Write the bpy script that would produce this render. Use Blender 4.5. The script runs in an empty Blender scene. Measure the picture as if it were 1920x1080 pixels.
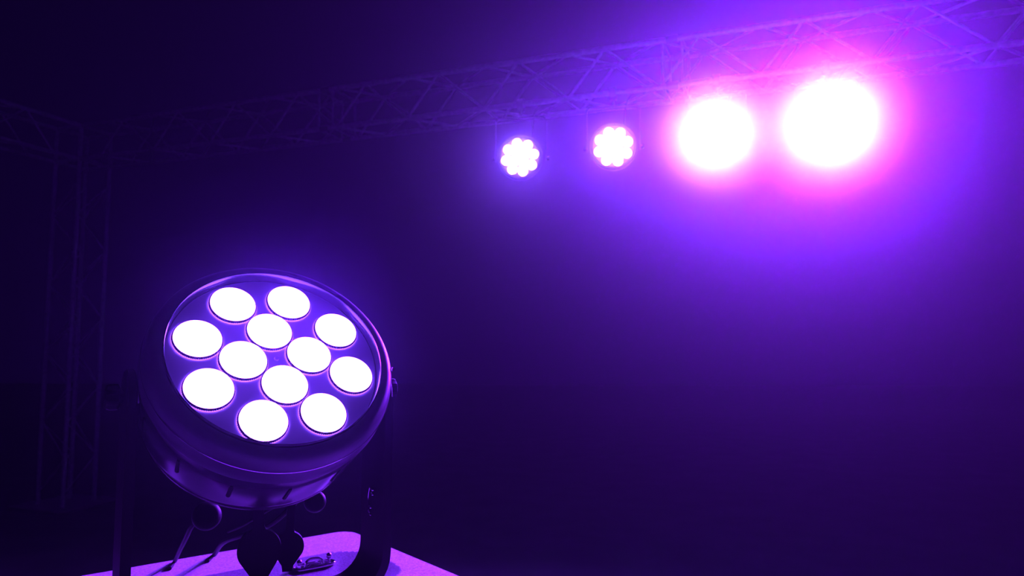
import bpy, bmesh, math, random
from mathutils import Vector, Matrix
random.seed(4)
S = bpy.context.scene
COL = S.collection
PI = math.pi

# ------------------------------------------------------------------ camera
CZ = 1.35                                   # camera height above the stage floor
F_PX = 1380.0
PITCH, ROLL = 0.079, 0.003
FWD = Vector((0, math.cos(PITCH), math.sin(PITCH)))
R0 = Vector((1, 0, 0)); U0 = R0.cross(FWD)
RGT = math.cos(ROLL) * R0 + math.sin(ROLL) * U0
UPV = -math.sin(ROLL) * R0 + math.cos(ROLL) * U0
EYE = Vector((0, 0, CZ))
cam_data = bpy.data.cameras.new('camera')
cam = bpy.data.objects.new('camera', cam_data); COL.objects.link(cam)
cam.matrix_world = Matrix.Translation(EYE) @ Matrix((RGT, UPV, -FWD)).transposed().to_4x4()
cam_data.sensor_width = 36.0
cam_data.lens = F_PX / 1920 * 36.0
cam_data.clip_start = 0.02
cam_data.clip_end = 200
cam_data.dof.use_dof = True
cam_data.dof.focus_distance = 0.92
cam_data.dof.aperture_fstop = 9.0
S.camera = cam

def ray(px, py):                            # a direction with unit depth
    return (px - 960) / F_PX * RGT - (py - 540) / F_PX * UPV + FWD
def at(px, py, depth):
    return EYE + ray(px, py) * depth
def on_z(px, py, z):
    d = ray(px, py); return EYE + d * ((z - CZ) / d.z)
def project(p):
    q = p - EYE; z = q.dot(FWD)
    return 960 + F_PX * q.dot(RGT) / z, 540 - F_PX * q.dot(UPV) / z, z

# ------------------------------------------------------------------ world, exposure, light levels
S.view_settings.view_transform = 'Standard'
S.view_settings.look = 'None'
S.view_settings.exposure = 0.0
S.view_settings.gamma = 1.0
S.view_settings.use_curve_mapping = False
W = bpy.data.worlds.new('night'); S.world = W; W.use_nodes = True
bg = W.node_tree.nodes['Background']
bg.inputs[0].default_value = (0.15, 0.008, 1.0, 1)
bg.inputs[1].default_value = 0.0085
PURPLE = (0.128, 0.0001, 1.0)
PALE = (0.12, 0.36, 1.0)                   # tint of the added spots that whiten the glow near each lamp
HAZE_DENSITY = 0.010
HAZE_G = 0.90
# lamp power in watt (spot), bloom puff density, for the four hanging lights left to right
LAMP_W = [60, 230, 3100, 8800]
CORE_W = [4, 10, 320, 470]                   # extra broad spots, added to whiten the halos
CORE_DEG = 165
BLOOM_PUFF = [(0.18, 4.0), (0.20, 5.0), (0.46, 6.0), (0.51, 5.6)]  # smoke balls added to imitate the bloom round each lamp
NEAR_BLOOM = (0.22, 0.16)  # added smoke, stands in for bloom round the near light's face
FRONT_W = 30
S.cycles.use_denoising = True
S.cycles.volume_bounces = 1
S.cycles.max_bounces = 6
S.cycles.volume_step_rate = 1.0
S.cycles.sample_clamp_indirect = 4.0

# ------------------------------------------------------------------ materials
def mat(name, col, rough=.5, metal=0.0, spec=.5, bump=None, noise=None, coat=0):
    m = bpy.data.materials.new(name); m.use_nodes = True
    nt = m.node_tree; b = nt.nodes['Principled BSDF']
    b.inputs['Base Color'].default_value = (*col, 1)
    b.inputs['Roughness'].default_value = rough
    b.inputs['Metallic'].default_value = metal
    b.inputs['Specular IOR Level'].default_value = spec
    b.inputs['Coat Weight'].default_value = coat
    tc = nt.nodes.new('ShaderNodeTexCoord')
    if noise:
        sc, amt = noise
        n = nt.nodes.new('ShaderNodeTexNoise'); n.inputs['Scale'].default_value = sc
        n.inputs['Detail'].default_value = 6
        nt.links.new(tc.outputs['Object'], n.inputs['Vector'])
        r = nt.nodes.new('ShaderNodeValToRGB')
        r.color_ramp.elements[0].position = .3; r.color_ramp.elements[1].position = .7
        r.color_ramp.elements[0].color = (*[c * (1 - amt) for c in col], 1)
        r.color_ramp.elements[1].color = (*[min(1, c * (1 + amt)) for c in col], 1)
        nt.links.new(n.outputs['Fac'], r.inputs['Fac'])
        nt.links.new(r.outputs['Color'], b.inputs['Base Color'])
    if bump:
        sc, st, dist = bump
        n2 = nt.nodes.new('ShaderNodeTexNoise'); n2.inputs['Scale'].default_value = sc
        n2.inputs['Detail'].default_value = 3
        nt.links.new(tc.outputs['Object'], n2.inputs['Vector'])
        bp = nt.nodes.new('ShaderNodeBump'); bp.inputs['Strength'].default_value = st
        bp.inputs['Distance'].default_value = dist
        nt.links.new(n2.outputs['Fac'], bp.inputs['Height'])
        nt.links.new(bp.outputs['Normal'], b.inputs['Normal'])
    return m
def emit(name, col, strength):
    m = bpy.data.materials.new(name); m.use_nodes = True
    nt = m.node_tree; nt.nodes.remove(nt.nodes['Principled BSDF'])
    e = nt.nodes.new('ShaderNodeEmission'); e.inputs[0].default_value = (*col, 1)
    e.inputs[1].default_value = strength
    nt.links.new(e.outputs[0], nt.nodes['Material Output'].inputs['Surface'])
    return m
def haze_mat(name, density, g, ball=False):
    m = bpy.data.materials.new(name); m.use_nodes = True
    nt = m.node_tree; nt.nodes.remove(nt.nodes['Principled BSDF'])
    v = nt.nodes.new('ShaderNodeVolumeScatter')
    v.inputs['Color'].default_value = (.5, 1, 1, 1) if ball else (1, 1, 1, 1)  # puffs absorb red, a tint put in to keep lamp cores white
    v.inputs['Anisotropy'].default_value = g
    v.inputs['Density'].default_value = density
    nt.links.new(v.outputs[0], nt.nodes['Material Output'].inputs['Volume'])
    if ball:                                # thins out towards the rim of the puff
        tc = nt.nodes.new('ShaderNodeTexCoord')
        gr = nt.nodes.new('ShaderNodeTexGradient'); gr.gradient_type = 'SPHERICAL'
        nt.links.new(tc.outputs['Object'], gr.inputs['Vector'])
        pw = nt.nodes.new('ShaderNodeMath'); pw.operation = 'POWER'; pw.inputs[1].default_value = 2.0
        ml = nt.nodes.new('ShaderNodeMath'); ml.operation = 'MULTIPLY'; ml.inputs[1].default_value = density
        nt.links.new(gr.outputs['Fac'], pw.inputs[0]); nt.links.new(pw.outputs[0], ml.inputs[0])
        nt.links.new(ml.outputs[0], v.inputs['Density'])
    return m

M_BODY = mat('black_housing_plastic', (.065, .06, .072), .42, bump=(900, .12, .0004))
M_PANEL = mat('black_lens_panel', (.30, .28, .32), .5, bump=(1200, .1, .0003))
M_RIM = mat('clear_rim_plastic', (.022, .02, .026), .2, spec=.6)
M_YOKE = mat('black_powder_coat', (.008, .008, .009), .6, spec=.3, bump=(1500, .3, .0003))
M_RUBBER = mat('black_rubber', (.006, .006, .007), .5, spec=.2)
M_VEILED_YOKE = mat('haze_veiled_yoke', (.16, .16, .17), .6)  # grey stands in for the haze veiling the hanging yokes
M_DRUM = mat('black_glossy_drum', (.045, .042, .05), .2, spec=.7)
M_CHROME = mat('chrome', (.85, .85, .88), .2, metal=1)
M_STEEL = mat('zinc_steel', (.45, .45, .47), .35, metal=1)
M_ALU = mat('truss_aluminium', (.75, .75, .78), .4, metal=.35, noise=(40, .15))
M_CASE = mat('case_laminate', (.62, .60, .64), .55, bump=(900, .9, .0012), noise=(350, .35))
M_DISH_SHADE = mat('shaded_dish_laminate', (.17, .165, .18), .55, bump=(900, .9, .0012), noise=(350, .35))  # case laminate with the dish's shade painted into its colour
M_CASE_SIDE = mat('case_side', (.05, .05, .055), .5, noise=(60, .2))
M_FLOOR = mat('black_stage_floor', (.026, .026, .028), .8, spec=.15, noise=(3, .3))
M_LENS = emit('glowing_lens', (.17, .045, 1), 48)
M_LENS_FAR = emit('glowing_far_lens', (.20, .08, 1), 200)
M_RING = mat('lens_ring_plastic', (.02, .02, .022), .5, spec=.3)

# ------------------------------------------------------------------ mesh helpers
def finish(bm, name, m, smooth=True, flat_angle=.6):
    me = bpy.data.meshes.new(name)
    bmesh.ops.recalc_face_normals(bm, faces=bm.faces[:])
    for f in bm.faces: f.smooth = smooth
    if smooth:
        for e in bm.edges:
            if len(e.link_faces) == 2 and e.calc_face_angle(0) > flat_angle: e.smooth = False
    bm.to_mesh(me); bm.free(); me.materials.append(m)
    return me
def obj(name, me, parent=None, mw=None):
    o = bpy.data.objects.new(name, me); COL.objects.link(o)
    if parent is not None: o.parent = parent
    if mw is not None: o.matrix_local = mw
    return o
def thing(name, label, cat, loc=(0, 0, 0), group=None, rot=None):
    o = bpy.data.objects.new(name, None); COL.objects.link(o)
    o.empty_display_size = .05
    M = Matrix.Translation(loc)
    if rot is not None: M = M @ rot.to_4x4()
    o.matrix_world = M
    o['label'] = label; o['category'] = cat
    if group: o['group'] = group
    return o
def lathe(bm, prof, seg=64, M=Matrix()):
    """prof: list of (radius, z); radius 0 closes to a point"""
    rings = []
    for r, z in prof:
        if r < 1e-6: rings.append([bm.verts.new(M @ Vector((0, 0, z)))])
        else: rings.append([bm.verts.new(M @ Vector((r * math.cos(2 * PI * k / seg), r * math.sin(2 * PI * k / seg), z))) for k in range(seg)])
    for a, b in zip(rings, rings[1:]):
        for k in range(seg):
            k2 = (k + 1) % seg
            if len(a) == 1 and len(b) == 1: continue
            if len(a) == 1: bm.faces.new((a[0], b[k], b[k2]))
            elif len(b) == 1: bm.faces.new((a[k], a[k2], b[0]))
            else: bm.faces.new((a[k], a[k2], b[k2], b[k]))
def tube(bm, pts, r, seg=10, cap=True):
    pts = [Vector(p) for p in pts]
    rs = r if isinstance(r, (list, tuple)) else [r] * len(pts)
    prev = None; rings = []
    for i, p in enumerate(pts):
        t = (pts[min(i + 1, len(pts) - 1)] - pts[max(i - 1, 0)]).normalized()
        if prev is None:
            a = Vector((0, 0, 1)) if abs(t.z) < .9 else Vector((1, 0, 0))
            n = t.cross(a).normalized()
        else: n = (prev - t * prev.dot(t)).normalized()
        prev = n; b = t.cross(n)
        rings.append([bm.verts.new(p + rs[i] * (math.cos(2 * PI * k / seg) * n + math.sin(2 * PI * k / seg) * b)) for k in range(seg)])
    for a, b in zip(rings, rings[1:]):
        for k in range(seg):
            k2 = (k + 1) % seg; bm.faces.new((a[k], a[k2], b[k2], b[k]))
    if cap: bm.faces.new(rings[0]); bm.faces.new(rings[-1][::-1])
def smooth_path(pts, n=8):
    pts = [Vector(p) for p in pts]; out = []
    P = [pts[0] * 2 - pts[1]] + pts + [pts[-1] * 2 - pts[-2]]
    for i in range(1, len(P) - 2):
        for k in range(n):
            t = k / n; a, b, c, d = P[i - 1:i + 3]
            out.append(.5 * ((2 * b) + (c - a) * t + (2 * a - 5 * b + 4 * c - d) * t * t + (3 * b - a - 3 * c + d) * t ** 3))
    return out + [pts[-1]]
def box(bm, c, size, M=Matrix(), bev=0.0):
    r = bmesh.ops.create_cube(bm, size=1, matrix=M @ Matrix.Translation(c) @ Matrix.Diagonal((*size, 1)))
    if bev:
        es = set(e for v in r['verts'] for e in v.link_edges)
        bmesh.ops.bevel(bm, geom=list(es), offset=bev, segments=2, affect='EDGES')
def prism(bm, outline, depth, M=Matrix()):
    """outline in local xy, extruded along z from -depth/2 to depth/2"""
    a = [bm.verts.new(M @ Vector((x, y, -depth / 2))) for x, y in outline]
    b = [bm.verts.new(M @ Vector((x, y, depth / 2))) for x, y in outline]
    n = len(a)
    f1 = bm.faces.new(a[::-1]); f2 = bm.faces.new(b)
    for k in range(n): bm.faces.new((a[k], a[(k + 1) % n], b[(k + 1) % n], b[k]))
    return f1, f2
def frame_from(zdir, xhint):
    z = Vector(zdir).normalized(); x = Vector(xhint); x = (x - z * x.dot(z)).normalized(); y = z.cross(x)
    return Matrix((x, y, z)).transposed()

# ------------------------------------------------------------------ floor
bm = bmesh.new(); box(bm, (0, 6, -.05), (44, 40, .1))
fl = obj('floor', finish(bm, 'floor', M_FLOOR, False)); fl['kind'] = 'structure'
fl['label'] = 'black stage floor in the dark below the rig'

# ------------------------------------------------------------------ truss rig
TW = .29
TY = -.371
O = Vector((-3.688, 6.17, CZ + 1.581))
TU = Vector((math.cos(TY), math.sin(TY), 0)); TV = Vector((-math.sin(TY), math.cos(TY), 0)); TZ = Vector((0, 0, 1))
brace_cache = {}
def stick(name, parent, a, b, r, m=M_ALU, seg=10):
    """a straight pipe part between two world points; the mesh is shared between alike pipes"""
    L = (b - a).length; key = (round(L, 3), r, m.name)
    if key not in brace_cache:
        bm = bmesh.new(); tube(bm, [(0, 0, 0), (0, 0, L)], r, seg); brace_cache[key] = finish(bm, name, m)
    z = (b - a).normalized(); R = z.to_track_quat('Z', 'Y').to_matrix().to_4x4()
    o = obj(name, brace_cache[key], parent)
    o.matrix_local = parent.matrix_world.inverted() @ Matrix.Translation(a) @ R
    return o
CH, BR = .018, .0085
def box_truss(root, org, u, v, z, length, first, period, run, w=TW, faces='nftb'):
    """four chords along u; zigzag braces: near face, far face, top, bottom"""
    for c in (Vector(), v * w, z * w, v * w + z * w):
        stick('chord', root, org + c, org + c + u * length, CH)
    fs = {'n': (Vector(), z), 'f': (v * w, z), 't': (z * w, v), 'b': (Vector(), v)}
    for k in faces:
        base, up = fs[k]
        off = 0 if k in 'nb' else 0.0
        s = first + off
        while s < length - .02:
            if s - run > .02: stick('brace', root, org + base + u * (s - run), org + base + up * w + u * s, BR)
            if s + period - run < length - .02: stick('brace', root, org + base + up * w + u * s, org + base + u * (s + period - run), BR)
            s += period
main = thing('box_truss', 'long silver box truss carrying the four hanging lights', 'truss', O, 'aluminium box trusses of the lighting rig')
bpy.context.view_layer.update()
box_truss(main, O, TU, TV, TZ, 7.6, .485, .585, .24)
# collars where two truss lengths meet
for s in (2.49, 5.0):
    for c in (Vector(), TV * TW, TZ * TW, TV * TW + TZ * TW):
        stick('collar', main, O + c + TU * (s - .035), O + c + TU * (s + .035), .025, M_STEEL)
    for a, b in ((Vector(), TZ * TW), (TV * TW, TV * TW + TZ * TW), (Vector(), TV * TW), (TZ * TW, TZ * TW + TV * TW)):
        for d in (-.06, .06): stick('end_strut', main, O + a + TU * (s + d), O + b + TU * (s + d), BR)
side = thing('box_truss', 'dim side truss running from the corner tower off the left edge of the photo', 'truss', O - TU * TW, 'aluminium box trusses of the lighting rig')
bpy.context.view_layer.update()
box_truss(side, O - TU * TW, -TV, TU, TZ, 3.6, .485, .585, .24)
tower = thing('truss_tower', 'upright truss tower at the far left corner of the rig', 'truss', (O.x - .15, O.y + .1, 0))
bpy.context.view_layer.update()
TB = O - TU * TW                             # the tower's square: TB, TB+u, TB+v, TB+u+v
for c in (Vector(), TU * TW, TV * TW, TU * TW + TV * TW):
    p = TB + c; stick('chord', tower, Vector((p.x, p.y, .02)), Vector((p.x, p.y, O.z + TW)), CH)
for a, b in ((Vector(), TU * TW), (Vector(), TV * TW), (TU * TW, TU * TW + TV * TW), (TV * TW, TV * TW + TU * TW)):
    p, q = TB + a, TB + b
    for zz in (O.z, O.z + TW): stick('rung', tower, Vector((p.x, p.y, zz)), Vector((q.x, q.y, zz)), CH)
    k = 0; z0 = .12
    while z0 + .2925 < O.z:
        pa, pb = (p, q) if k % 2 == 0 else (q, p)
        stick('brace', tower, Vector((pa.x, pa.y, z0)), Vector((pb.x, pb.y, z0 + .2925)), .006)
        z0 += .2925; k += 1
bm = bmesh.new(); box(bm, (0, 0, .01), (.6, .6, .02), bev=.004)
me = finish(bm, 'base_plate', M_STEEL, False)
o = obj('base_plate', me, tower); o.matrix_local = tower.matrix_world.inverted() @ Matrix.Translation(((TB + TU * TW / 2 + TV * TW / 2).x, (TB + TU * TW / 2 + TV * TW / 2).y, 0)) @ Matrix.Rotation(TY, 4, 'Z')

# ------------------------------------------------------------------ LED wash light
s = .09                                      # radius of the outer ring of lens centres
LENS_R = .292 * s
def lens_mesh(m):
    bm = bmesh.new()
    prof = [(0, .0070), (LENS_R * .45, .0063), (LENS_R * .75, .0050), (LENS_R * .95, .0034), (LENS_R, .0024), (LENS_R, -.002)]
    lathe(bm, prof, 40); return finish(bm, 'lens', m)
def ring_mesh():
    """knurled collar round a lens: small teeth all the way round"""
    bm = bmesh.new(); n = 72; r0 = LENS_R * 1.003; r1 = LENS_R * 1.055
    rows = []
    for k in range(2 * n):
        t = 2 * PI * k / (2 * n); rt = r1 if k % 2 else r0 + (r1 - r0) * .45
        c, q = math.cos(t), math.sin(t)
        rows.append([bm.verts.new((r0 * c, r0 * q, .0022)), bm.verts.new((rt * c, rt * q, .0014)), bm.verts.new((rt * 1.01 * c, rt * 1.01 * q, -.001))])
    for k in range(2 * n):
        a, b = rows[k], rows[(k + 1) % (2 * n)]
        for j in range(2): bm.faces.new((a[j], a[j + 1], b[j + 1], b[j]))
    return finish(bm, 'lens_ring', M_RING, False)
LENS, LENS_FAR, RING = lens_mesh(M_LENS), lens_mesh(M_LENS_FAR), ring_mesh()
bm = bmesh.new()
lathe(bm, [(0, -.004), (1.355 * s, -.004), (1.36 * s, -.010)], 96); PANEL = finish(bm, 'front_panel', M_PANEL)
bm = bmesh.new()                             # translucent looking lip round the front window
lathe(bm, [(1.36 * s, -.008), (1.363 * s, .004), (1.368 * s, .0090), (1.376 * s, .0103), (1.386 * s, .0098), (1.392 * s, .0070), (1.394 * s, .004), (1.394 * s, -.008)], 128)
RIM = finish(bm, 'rim', M_RIM, flat_angle=1.2)
bm = bmesh.new()
lathe(bm, [(1.36 * s, -.010), (1.392 * s, .0055), (1.43 * s, .0068), (1.48 * s, .0068), (1.53 * s, .0048), (1.565 * s, .001), (1.588 * s, -.006), (1.602 * s, -.014),
           (1.612 * s, -.025), (1.614 * s, -.036), (1.602 * s, -.0385), (1.585 * s, -.039)], 128)
BEZEL = finish(bm, 'bezel', M_BODY, flat_angle=1.0)
bm = bmesh.new()
lathe(bm, [(1.57 * s, -.036), (1.592 * s, -.040), (1.580 * s, -.060), (1.525 * s, -.105), (1.50 * s, -.114), (1.505 * s, -.1155), (1.505 * s, -.119), (1.47 * s, -.1215), (1.2 * s, -.125), (1.0 * s, -.140), (.6 * s, -.146), (0, -.148)], 128)
HOUSING = finish(bm, 'housing', M_DRUM, flat_angle=.9)
bm = bmesh.new(); box(bm, (0, 0, 0), (.003, .005, .030), bev=.001); SLOT = finish(bm, 'vent_slot', M_RUBBER, False)
bm = bmesh.new(); lathe(bm, [(0, .0012), (.0022, .001), (.003, 0), (.003, -.001)], 20); SCREW = finish(bm, 'centre_screw', M_PANEL)
PIV = .62 * s                                # the tilt axis lies this far behind the face

def head(root, Mh, t0, t1, far=False, slots=True):
    """Mh: matrix of the face in root space, z out of the face"""
    parts = []
    for nm, me in (('housing', HOUSING), ('bezel', BEZEL), ('rim', RIM), ('front_panel', PANEL)):
        parts.append(obj(nm, me, root, Mh))
    parts[2]['label'] = 'thin glossy lip that catches the light'
    lm = LENS_FAR if far else LENS
    pos = [(math.cos(t0 + k * PI / 4) * s, math.sin(t0 + k * PI / 4) * s) for k in range(8)]
    pos += [(.4346 * s * math.cos(t1 + k * PI / 2), .4346 * s * math.sin(t1 + k * PI / 2)) for k in range(4)]
    for x, y in pos:
        l = obj('lens', lm, root, Mh @ Matrix.Translation((x, y, -.002)) @ (Matrix.Scale(1.12, 4) if far else Matrix()))  # far lenses scaled up, bloom put into their size
        obj('lens_ring', RING, l)
    obj('centre_screw', SCREW, root, Mh @ Matrix.Translation((0, 0, -.003)))
    if slots:
        for k in range(14):
            t = 2 * PI * (k + .5) / 14
            obj('vent_slot', SLOT, root, Mh @ Matrix.Rotation(t, 4, 'Z') @ Matrix.Translation((1.562 * s, 0, -.072)) @ Matrix.Rotation(.085, 4, 'Y'))

def yoke_mesh(halfw, w, t, drop, top=.045, corner=.035):
    """U bracket in local xz (x along the tilt axis, arms up to z=+top, bridge at z=-drop), w wide along y"""
    bm = bmesh.new(); path = []
    path.append((halfw, top)); path.append((halfw, -drop + corner))
    for k in range(1, 9):
        a = k / 8 * PI / 2; path.append((halfw - corner + corner * math.cos(a), -drop + corner - corner * math.sin(a)))
    path += [(-x, z) for x, z in path[::-1]]
    n = len(path); rows = []
    for i, (x, z) in enumerate(path):
        a = path[max(i - 1, 0)]; b = path[min(i + 1, n - 1)]
        d = Vector((b[0] - a[0], b[1] - a[1])).normalized(); nx, nz = -d.y, d.x
        rows.append([bm.verts.new((x + sx * nx * t / 2, sy * w / 2, z + sx * nz * t / 2)) for sx, sy in ((1, 1), (1, -1), (-1, -1), (-1, 1))])
    for a, b in zip(rows, rows[1:]):
        for k in range(4): bm.faces.new((a[k], a[(k + 1) % 4], b[(k + 1) % 4], b[k]))
    bm.faces.new(rows[0]); bm.faces.new(rows[-1][::-1])
    bmesh.ops.bevel(bm, geom=[e for e in bm.edges if e.calc_face_angle(0) > 1.2], offset=t * .22, segments=2, affect='EDGES')
    # rounded shoulders at the pivots
    for sx in (1, -1):
        M = Matrix.Translation((sx * halfw, 0, top)) @ Matrix.Rotation(PI / 2, 4, 'Y')
        lathe(bm, [(0, t / 2), (w * .47, t / 2), (w * .5, t / 2 - .002), (w * .5, -t / 2 + .002), (w * .47, -t / 2), (0, -t / 2)], 40, M)
    return finish(bm, 'yoke', M_YOKE, flat_angle=.5)

def knob_mesh(r=.02, h=.022):
    bm = bmesh.new(); seg = 48; prof = [(0, h), (r * .7, h), (r * .92, h * .9), (r, h * .7), (r, h * .2), (r * .6, 0), (r * .35, -.004), (0, -.004)]
    lathe(bm, prof, seg)
    for v in bm.verts:
        rr = math.hypot(v.co.x, v.co.y)
        if rr > r * .9:
            t = math.atan2(v.co.y, v.co.x); f = 1 - .07 * (math.cos(8 * t) > .3); v.co.x *= f; v.co.y *= f
    return finish(bm, 'tilt_knob', M_RUBBER)
KNOB = knob_mesh()

# ---- hanging lights
def spot(name, parent, M, watt, size_deg, blend=1.0, radius=.1, col=PURPLE):
    L = bpy.data.lights.new(name, 'SPOT'); L.energy = watt; L.color = col
    L.spot_size = math.radians(size_deg); L.spot_blend = blend; L.shadow_soft_size = radius
    o = obj(name, L, parent, M @ Matrix.Rotation(PI, 4, 'X'))
    return o
def clamp_mesh():
    bm = bmesh.new(); n = 20
    ring = [(.034 * math.cos(t), .034 * math.sin(t)) for t in [(-.35 + 1.7 * k / n) * PI for k in range(n + 1)]]
    ring += [(.020 * math.cos(t), .020 * math.sin(t)) for t in [(1.35 - 1.7 * k / n) * PI for k in range(n + 1)]]
    prism(bm, ring, .04, Matrix.Rotation(PI / 2, 4, 'X'))
    box(bm, (0, 0, -.042), (.03, .04, .022), bev=.003)
    lathe(bm, [(0, 0), (.008, 0), (.008, .03), (0, .03)], 12, Matrix.Translation((0, 0, -.08)))
    return finish(bm, 'hook_clamp', M_STEEL, flat_angle=.5)
CLAMP = clamp_mesh()
YOKE_UP = yoke_mesh(.165, .04, .006, .215, .0, .03)
def hang(px, py, aim, label, watt, puff, roll, core):
    n = aim.normalized()
    # slide along the near lower chord and down until the face sits where it hangs
    sp, z = 4.0, O.z - .33
    for _ in range(30):
        P = O + TU * sp; P = Vector((P.x, P.y, z)); C = P + n * PIV
        x, y, d = project(C); sp += (px - x) * d / F_PX / .95; z -= (py - y) * d / F_PX
    P = O + TU * sp; P.z = z
    print('LAMP', px, py, 's', round(sp, 2), 'pos', [round(q, 2) for q in P], 'depth', round(project(P)[2], 2))
    ax = n.cross(Vector((0, 0, 1))).normalized()
    if ax.x < 0: ax = -ax
    root = thing('wash_light', label, 'stage light', P, 'LED wash lights hanging under the truss')
    bpy.context.view_layer.update()
    Mh = frame_from(n, (0, 0, 1)).to_4x4(); Mh.translation = n * PIV
    head(root, Mh, roll, roll + .39, far=True, slots=False)
    My = frame_from((0, 0, -1), ax).to_4x4()
    drop = (O.z - z) - CH - .075
    ym = YOKE_UP.copy()
    for v in ym.vertices:
        if v.co.z < -.05: v.co.z += (.215 - drop)
    ym.materials[0] = M_VEILED_YOKE
    obj('yoke', ym, root, My)
    for q in (1, -1):
        obj('tilt_knob', KNOB, root, Matrix.Translation(ax * q * .169) @ frame_from(ax * q, (0, 0, 1)).to_4x4() @ Matrix.Scale(.8, 4))
    obj('hook_clamp', CLAMP, root, Matrix.Translation((0, 0, O.z - z)) @ Matrix.Rotation(TY, 4, 'Z') @ Matrix.Rotation(PI / 2, 4, 'Z'))
    bm = bmesh.new()
    tube(bm, smooth_path([-n * (.145 - PIV) + Vector((0, 0, .03)), -n * .13 + Vector((.02, 0, -.02)), -n * .16 + Vector((.06, 0, .12)), Vector((.09, .02, O.z - z - .05)), Vector((.16, .01, O.z - z + .03))]), .0045, 8)
    obj('power_cable', finish(bm, 'power_cable', M_RUBBER), root)
    spot('lamp_beam', root, Mh @ Matrix.Translation((0, 0, .03)), watt, 165, 1.0, .09)
    if core: spot('added_core_spot', root, Mh @ Matrix.Translation((0, 0, .03)), core, CORE_DEG, 1.0, .07, PALE)  # second spot, added to pale the smoke close to the lamp
    if puff[0]:
        bm = bmesh.new(); bmesh.ops.create_icosphere(bm, subdivisions=4, radius=1.0)
        h = obj('haze', finish(bm, 'haze', haze_mat('bloom_puff', puff[1], .35, True)))
        h.matrix_world = Matrix.Translation(P + n * (PIV + .06)) @ Matrix.Scale(puff[0], 4)
        h['kind'] = 'stuff'; h['label'] = 'smoke ball added as bloom around ' + label; h['category'] = 'smoke'
    return P
g_aim = [Vector((-.10, -1, -.12)), Vector((-.16, -1, -.16)), Vector((-.36, -1, -.34)), Vector((-.33, -1, -.33))]
hang(975, 295, g_aim[0], 'small crisp hanging stage light farthest along the truss with eight lens bumps', LAMP_W[0], BLOOM_PUFF[0], .2, CORE_W[0])
hang(1150, 275, g_aim[1], 'hanging stage light with crisp lens bumps next to the first blown-out glow', LAMP_W[1], BLOOM_PUFF[1], .3, CORE_W[1])
hang(1344, 250, g_aim[2], 'hanging stage light glaring white, the smaller of the two round blurred glows', LAMP_W[2], BLOOM_PUFF[2], .1, CORE_W[2])
hang(1553, 230, g_aim[3], 'hanging stage light with the largest and brightest white glow under the truss', LAMP_W[3], BLOOM_PUFF[3], .25, CORE_W[3])

# ------------------------------------------------------------------ flight case under the front light
ZT = CZ - .36
K = on_z(654, 994, ZT); K.z = 0
EA = math.radians(39.5)
E1 = Vector((math.cos(EA), math.sin(EA), 0)); E2 = Vector((math.sin(EA), -math.cos(EA), 0))
case = thing('flight_case', 'light topped flight case that the near stage light stands on', 'case', K - E1 * .5 + E2 * .35)
bpy.context.view_layer.update()
CI = case.matrix_world.inverted()
LA, LB = 1.15, .95
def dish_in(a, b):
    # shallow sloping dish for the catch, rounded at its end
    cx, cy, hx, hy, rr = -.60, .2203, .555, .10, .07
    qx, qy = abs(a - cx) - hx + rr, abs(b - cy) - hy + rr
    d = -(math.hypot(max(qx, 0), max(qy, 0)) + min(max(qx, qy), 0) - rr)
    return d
def case_z(a, b): return -min(max(dish_in(a, b), 0) * .20, .014)
bm = bmesh.new(); NA, NB = 420, 150; rows = []
RC = .03
for i in range(NA + 1):
    a = -LA * (1 - i / NA); row = []
    for j in range(NB + 1):
        b = LB * j / NB; aa, bb = a, b
        # rounded far corner
        if a > -RC and b < RC:
            dx, dy = (a + RC) / RC, (RC - b) / RC; m = max(dx, dy); l = math.hypot(dx, dy)
            if l > 0: aa = -RC + dx * m / l * RC; bb = RC - dy * m / l * RC
        p = K + E1 * aa + E2 * bb; row.append(bm.verts.new(CI @ Vector((p.x, p.y, ZT + case_z(aa, bb)))))
    rows.append(row)
for i in range(NA):
    for j in range(NB):
        f = bm.faces.new((rows[i][j], rows[i + 1][j], rows[i + 1][j + 1], rows[i][j + 1]))
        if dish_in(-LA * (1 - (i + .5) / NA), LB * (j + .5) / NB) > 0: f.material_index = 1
edge = [rows[i][0] for i in range(NA + 1)] + [rows[NA][j] for j in range(1, NB + 1)] + [rows[i][NB] for i in range(NA - 1, -1, -1)] + [rows[0][j] for j in range(NB - 1, 0, -1)]
low = [bm.verts.new((v.co.x, v.co.y, v.co.z)) for v in edge]
for v in low: v.co.z = (CI @ Vector((0, 0, ZT - .06))).z
for k in range(len(edge)): k2 = (k + 1) % len(edge); bm.faces.new((edge[k], low[k], low[k2], edge[k2]))
bm.faces.new(low)
lid = obj('lid', finish(bm, 'lid', M_CASE, flat_angle=.5), case)
lid.data.materials.append(M_DISH_SHADE)
lid['label'] = 'pale speckled top panel with a shallow sloping dish'
bm = bmesh.new()
mid = K - E1 * LA / 2 + E2 * LB / 2
Mc = CI @ Matrix.Translation((mid.x, mid.y, 0)) @ Matrix.Rotation(EA, 4, 'Z')
box(bm, (0, 0, (ZT - .06 + .09) / 2), (LA - .01, LB - .01, ZT - .06 - .09), bev=.006)
obj('body', finish(bm, 'body', M_CASE_SIDE, False), case, Mc)
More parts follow.
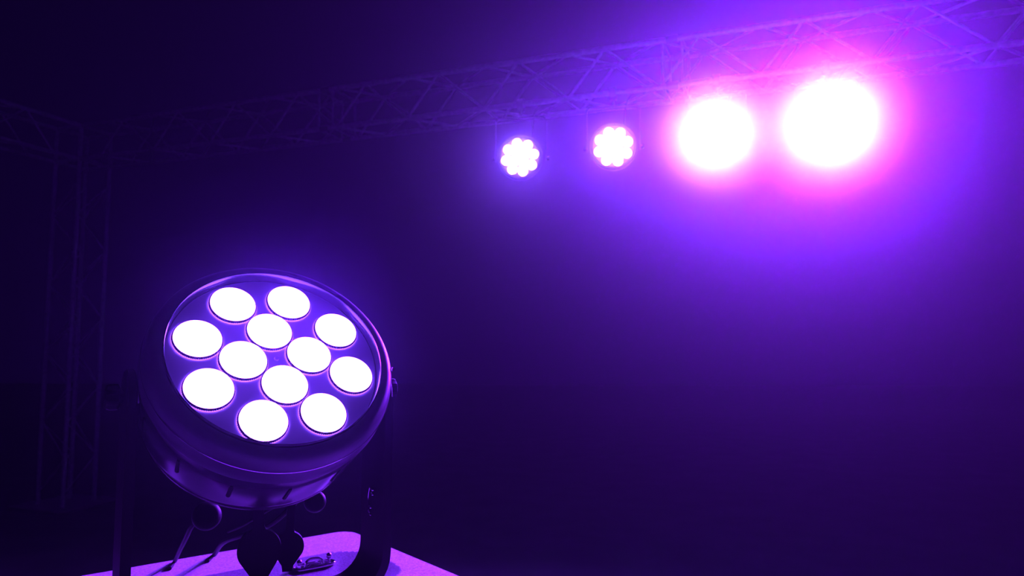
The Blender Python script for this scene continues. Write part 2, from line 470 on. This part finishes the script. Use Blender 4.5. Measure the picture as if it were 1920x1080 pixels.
for sx in (1, -1):
    for sy in (1, -1):
        bm = bmesh.new()
        lathe(bm, [(0, .012), (.042, .012), (.045, .008), (.045, -.008), (.042, -.012), (0, -.012)], 28, Matrix.Translation((0, 0, .045)) @ Matrix.Rotation(PI / 2, 4, 'X'))
        box(bm, (0, 0, .085), (.07, .05, .008), bev=.002); box(bm, (0, .018, .06), (.02, .003, .05)); box(bm, (0, -.018, .06), (.02, .003, .05))
        obj('caster', finish(bm, 'caster', M_RUBBER), case, Mc @ Matrix.Translation((sx * (LA / 2 - .1), sy * (LB / 2 - .1), 0)))
        bm = bmesh.new(); tube(bm, [(0, 0, .12), (0, 0, ZT - .06)], .012, 8)
        obj('corner_trim', finish(bm, 'corner_trim', M_STEEL), case, Mc @ Matrix.Translation((sx * (LA / 2 - .01), sy * (LB / 2 - .01), 0)))

# chrome catch lying in the dish
p = on_z(589, 1063, ZT - .006)
for _ in range(12):
    zc = ZT + case_z((p - K).dot(E1), (p - K).dot(E2)); p = p.lerp(on_z(589, 1062, zc), .5)
cb = (p - K).dot(E2); ca = (p - K).dot(E1)
zc = ZT + case_z(ca, cb)
Mk = CI @ Matrix.Translation((p.x, p.y, zc)) @ Matrix.Rotation(EA - .02, 4, 'Z') 
bm = bmesh.new(); L2, W2 = .036, .013
def stadium(hl, hw, n=10):
    return [(hl - hw + hw * math.cos(t), hw * math.sin(t)) for t in [(-.5 + k / n) * PI for k in range(n + 1)]] + \
           [(-hl + hw + hw * math.cos(t), hw * math.sin(t)) for t in [(.5 + k / n) * PI for k in range(n + 1)]]
prism(bm, stadium(L2, W2), .002, Matrix.Translation((0, 0, .001)))
plate = obj('catch', finish(bm, 'catch', M_CHROME, flat_angle=.5), case, Mk)
plate['label'] = 'small chrome catch with a bail and two studs'
bm = bmesh.new(); pts = [(x, y, .003) for x, y in stadium(L2, W2, 12)]; tube(bm, pts + [pts[0]], .0016, 8)
obj('catch_rim', finish(bm, 'catch_rim', M_CHROME), plate)
for q, hgt in ((-1, .010), (1, .013)):
    bm = bmesh.new(); lathe(bm, [(.0025, .001), (.0025, hgt - .004), (.0045, hgt - .002), (.005, hgt), (.0042, hgt + .003), (.002, hgt + .005), (0, hgt + .0055)], 20, Matrix.Translation((q * .026, 0, 0)))
    obj('stud', finish(bm, 'stud', M_CHROME), plate)
bm = bmesh.new(); tube(bm, smooth_path([(-.016, 0, .001), (-.014, 0, .009), (-.006, .003, .012), (.005, .003, .012), (.013, 0, .009), (.016, 0, .001)]), .0022, 8)
obj('bail', finish(bm, 'bail', M_CHROME), plate)
bm = bmesh.new(); lathe(bm, [(0, .006), (.006, .0055), (.009, .003), (.009, .001)], 24, Matrix.Translation((0, -.001, 0)) @ Matrix.Diagonal((1.3, 1, 1, 1)))
obj('latch_wing', finish(bm, 'latch_wing', M_CHROME), plate)

# ------------------------------------------------------------------ the near wash light
n = Vector((.4308, -.6707, .6037)).normalized()
FC = at(960 - 3.0916 / 9.6946 * F_PX, 540 + .9079 / 9.6946 * F_PX, 9.6946 * s)
# the face frame used when its lens positions were measured
nc = Vector((.43286, -.65353, -.62091)); b3 = Vector((-nc.x, -nc.y, -nc.z))
uu = nc.cross(Vector((0, 1, 0))).normalized(); vv = nc.cross(uu).normalized()
if vv.y < 0: uu, vv = -uu, -vv
def c2w(q): return (q.x * RGT - q.y * UPV + q.z * FWD)
n = c2w(nc).normalized(); ux = c2w(uu).normalized()
PV = FC - n * .75 * s
near = thing('wash_light', 'large near stage light with twelve glowing lenses, tilted up in its yoke on the case', 'stage light', (PV.x, PV.y, ZT))
bpy.context.view_layer.update()
NI = near.matrix_world.inverted()
Mf = frame_from(n, ux).to_4x4(); Mf.translation = FC
Mh = NI @ Mf
# angles of the rings in this frame
yy = Vector(Mf.col[1][:3]); vw = c2w(vv).normalized(); sg = 1 if yy.dot(vw) > 0 else -1
head(near, Mh, sg * -1.9326, sg * -1.5404, far=False)
AX = n.cross(Vector((0, 0, 1))).normalized()
if AX.x < 0: AX = -AX
HALF = .150
YD = (PV.z - ZT) - .047
My = NI @ (Matrix.Translation(PV) @ frame_from((0, 0, 1), AX).to_4x4())
ym = yoke_mesh(HALF, .078, .011, YD, -.012, .048)
obj('yoke', ym, near, My)
for q in (1, -1):
    bm = bmesh.new(); lathe(bm, [(0, -.012), (.012, -.012), (.012, .004), (0, .004)], 24)
    obj('pivot', finish(bm, 'pivot', M_STEEL), near, My @ Matrix.Translation((q * (HALF - .004), 0, 0)) @ Matrix.Rotation(q * PI / 2, 4, 'Y'))
    obj('tilt_knob', KNOB, near, My @ Matrix.Translation((q * (HALF + .008), 0, -.004)) @ Matrix.Rotation(q * PI / 2, 4, 'Y') @ Matrix.Scale(.75, 4))
bm = bmesh.new()
box(bm, (0, 0, .012), (.15, .10, .024), bev=.008); lathe(bm, [(.05, .024), (.05, .038), (.04, .0415), (0, .0415)], 40)
obj('base', finish(bm, 'base', M_YOKE, False), near, NI @ Matrix.Translation((PV.x, PV.y, ZT)) @ Matrix.Rotation(math.atan2(AX.y, AX.x), 4, 'Z'))
# raised mark on each arm: short strokes
def emblem(M, sc):
    bm = bmesh.new()
    for (x, z, w_, h_, r_) in ((.000, .012, .011, .0030, -.35), (.001, .0075, .007, .0026, -.35), (-.003, -.006, .006, .0026, -.3), (-.006, -.0105, .004, .0022, -.2), (-.003, -.013, .004, .0018, -.3)):
        tube(bm, [M @ Vector((x * sc - w_ / 2, 0, z * sc + .001)), M @ Vector((x * sc - w_ / 2 + .001, -.001, z * sc + .001)), M @ Vector((x * sc + w_ / 2 - .001, -.001, z * sc - .001)), M @ Vector((x * sc + w_ / 2, 0, z * sc - .001))], [.0004, h_ * .5, h_ * .5, .0004], 10)
    tube(bm, [M @ Vector(q) for q in smooth_path([(-.006 * sc, -.0005, .013 * sc), (-.009 * sc, -.0005, .004 * sc), (-.0085 * sc, -.0005, -.004 * sc), (-.006 * sc, -.0005, -.010 * sc)], 5)], .0007, 6)
    return finish(bm, 'raised_emblem', M_CHROME)
def on_arm(q, px, py):
    """a point on the inner or camera side of an arm, in yoke space"""
    Yw = near.matrix_world @ My; I = Yw.inverted()
    e = I @ EYE; d = (I.to_3x3() @ ray(px, py))
    xs = q * HALF - .0060
    t = (xs - e.x) / d.x
    return e + d * t
pe = on_arm(1, 698, 940)
print('emblem at', pe)
obj('raised_emblem', emblem(Matrix.Rotation(-PI / 2, 4, 'Z'), 1.35), near, My @ Matrix.Translation((HALF - .0062, min(max(pe.y, -.03), .03), pe.z)))

# small square tab at the side of the bezel
tp = Mh.inverted() @ (NI @ at(737, 729, .97))
ang = math.atan2(tp.y, tp.x)
bm = bmesh.new(); box(bm, (0, 0, 0), (.004, .005, .005), bev=.0006)
obj('bezel_latch', finish(bm, 'bezel_latch', M_CHROME, False), near, Mh @ Matrix.Rotation(ang, 4, 'Z') @ Matrix.Translation((1.606 * s, 0, .000)) @ Matrix.Rotation(.78, 4, 'X'))
# thin polished edge band of the bezel
bm = bmesh.new()
tube(bm, [(1.604 * s * math.cos(t), 1.604 * s * math.sin(t), -.0150) for t in [2 * PI * k / 160 for k in range(161)]], .0007, 6, cap=False)
obj('edge_band', finish(bm, 'edge_band', M_CHROME), near, Mh)['label'] = 'hair thin polished metal edge'

# dangling connector caps below the housing
def cap_outline(lobe_r, neck_w, neck_l, tail_l, tail_w):
    """paddle shape, origin at the lobe centre, y up"""
    pts = []; a0 = math.asin(neck_w / 2 / lobe_r) * 1.25
    pts += [(neck_w / 2, lobe_r + neck_l), (neck_w / 2, lobe_r + .003)]
    n_ = 18; a1 = PI * .70
    for k in range(n_ + 1):
        t = a0 + (a1 - a0) * k / n_; pts.append((lobe_r * math.sin(t), lobe_r * math.cos(t)))
    pts += [(tail_w * .62, -lobe_r - tail_l * .35), (tail_w * .5, -lobe_r - tail_l), ]
    return pts + [(-x, y) for x, y in pts[::-1]]
def cap(px, py, depth, args, tilt, thick=.012, yaw=0.0):
    p = at(px, py, depth); bm = bmesh.new()
    M = Matrix.Translation(p) @ Matrix.Rotation(yaw, 4, 'Z') @ Matrix.Rotation(PI / 2, 4, 'X') @ Matrix.Rotation(tilt, 4, 'Z')
    prism(bm, cap_outline(*args), thick)
    bmesh.ops.bevel(bm, geom=[e for e in bm.edges if e.calc_face_angle(0) > 1.3 and abs(e.verts[0].co.z - e.verts[1].co.z) < 1e-6], offset=.0022, segments=3, affect='EDGES')
    return obj('connector_cap', finish(bm, 'connector_cap', M_RUBBER, flat_angle=.9), near, NI @ M)
cap(486, 1030, .93, (.0265, .0135, .040, .018, .017), 0.05, .010, .33)
cap(541, 1024, .97, (.0195, .0105, .052, .012, .012), -.04, .009, .33)
def round_cap(px, py, depth, r, nm='round_cap'):
    p = at(px, py, depth); bm = bmesh.new()
    lathe(bm, [(0, .007), (r * .6, .0068), (r * .9, .005), (r, .001), (r, -.004), (r * .9, -.006), (0, -.007)], 40)
    vdir = (EYE - p).normalized() + Vector((.25, .0, .28))
    return obj(nm, finish(bm, nm, M_RUBBER, flat_angle=1.0), near, NI @ Matrix.Translation(p) @ frame_from(vdir, (1, 0, 0)).to_4x4())
round_cap(388, 967, .93, .0178); round_cap(591, 940, .99, .0145)
def cable(pts, r, nm='cable'):
    bm = bmesh.new(); tube(bm, smooth_path([NI @ (at(*q) if len(q) == 3 else on_z(q[0], q[1], ZT + .003)) for q in pts], 8), r, 10)
    return obj(nm, finish(bm, nm, M_RUBBER), near)
cable([(420, 930, .98), (392, 958, .95), (361, 985, .95), (348, 1010, 1.0), (337, 1032, 1.10), (328, 1052), (318, 1066)], .0032)
cable([(560, 935, .99), (527, 968, 1.0), (494, 990, 1.02), (450, 1005, 1.06), (418, 1018, 1.14), (402, 1040), (388, 1052)], .0038)
cable([(560, 925, 1.0), (500, 958, 1.02), (455, 985, 1.06), (428, 997, 1.1)], .0022)
spot('lamp_beam', near, Mh @ Matrix.Translation((0, 0, .02)), FRONT_W, 170, 1.0, .08)

bm = bmesh.new(); bmesh.ops.create_icosphere(bm, subdivisions=4, radius=1.0)
h = obj('haze', finish(bm, 'haze', haze_mat('bloom_puff', NEAR_BLOOM[1], .35, True)))
h.matrix_world = Matrix.Translation(FC) @ Matrix.Scale(NEAR_BLOOM[0], 4)
h['kind'] = 'stuff'; h['label'] = 'thin smoke ball added as bloom around the large near stage light'; h['category'] = 'smoke'

# ------------------------------------------------------------------ haze over the whole stage
bm = bmesh.new(); box(bm, (.5, 5, 3.02), (20, 20, 5.98))
hz = obj('haze', finish(bm, 'haze', haze_mat('stage_haze', HAZE_DENSITY, HAZE_G), False))
hz['kind'] = 'stuff'; hz['label'] = 'thin stage haze that fills the air and glows violet'; hz['category'] = 'haze'
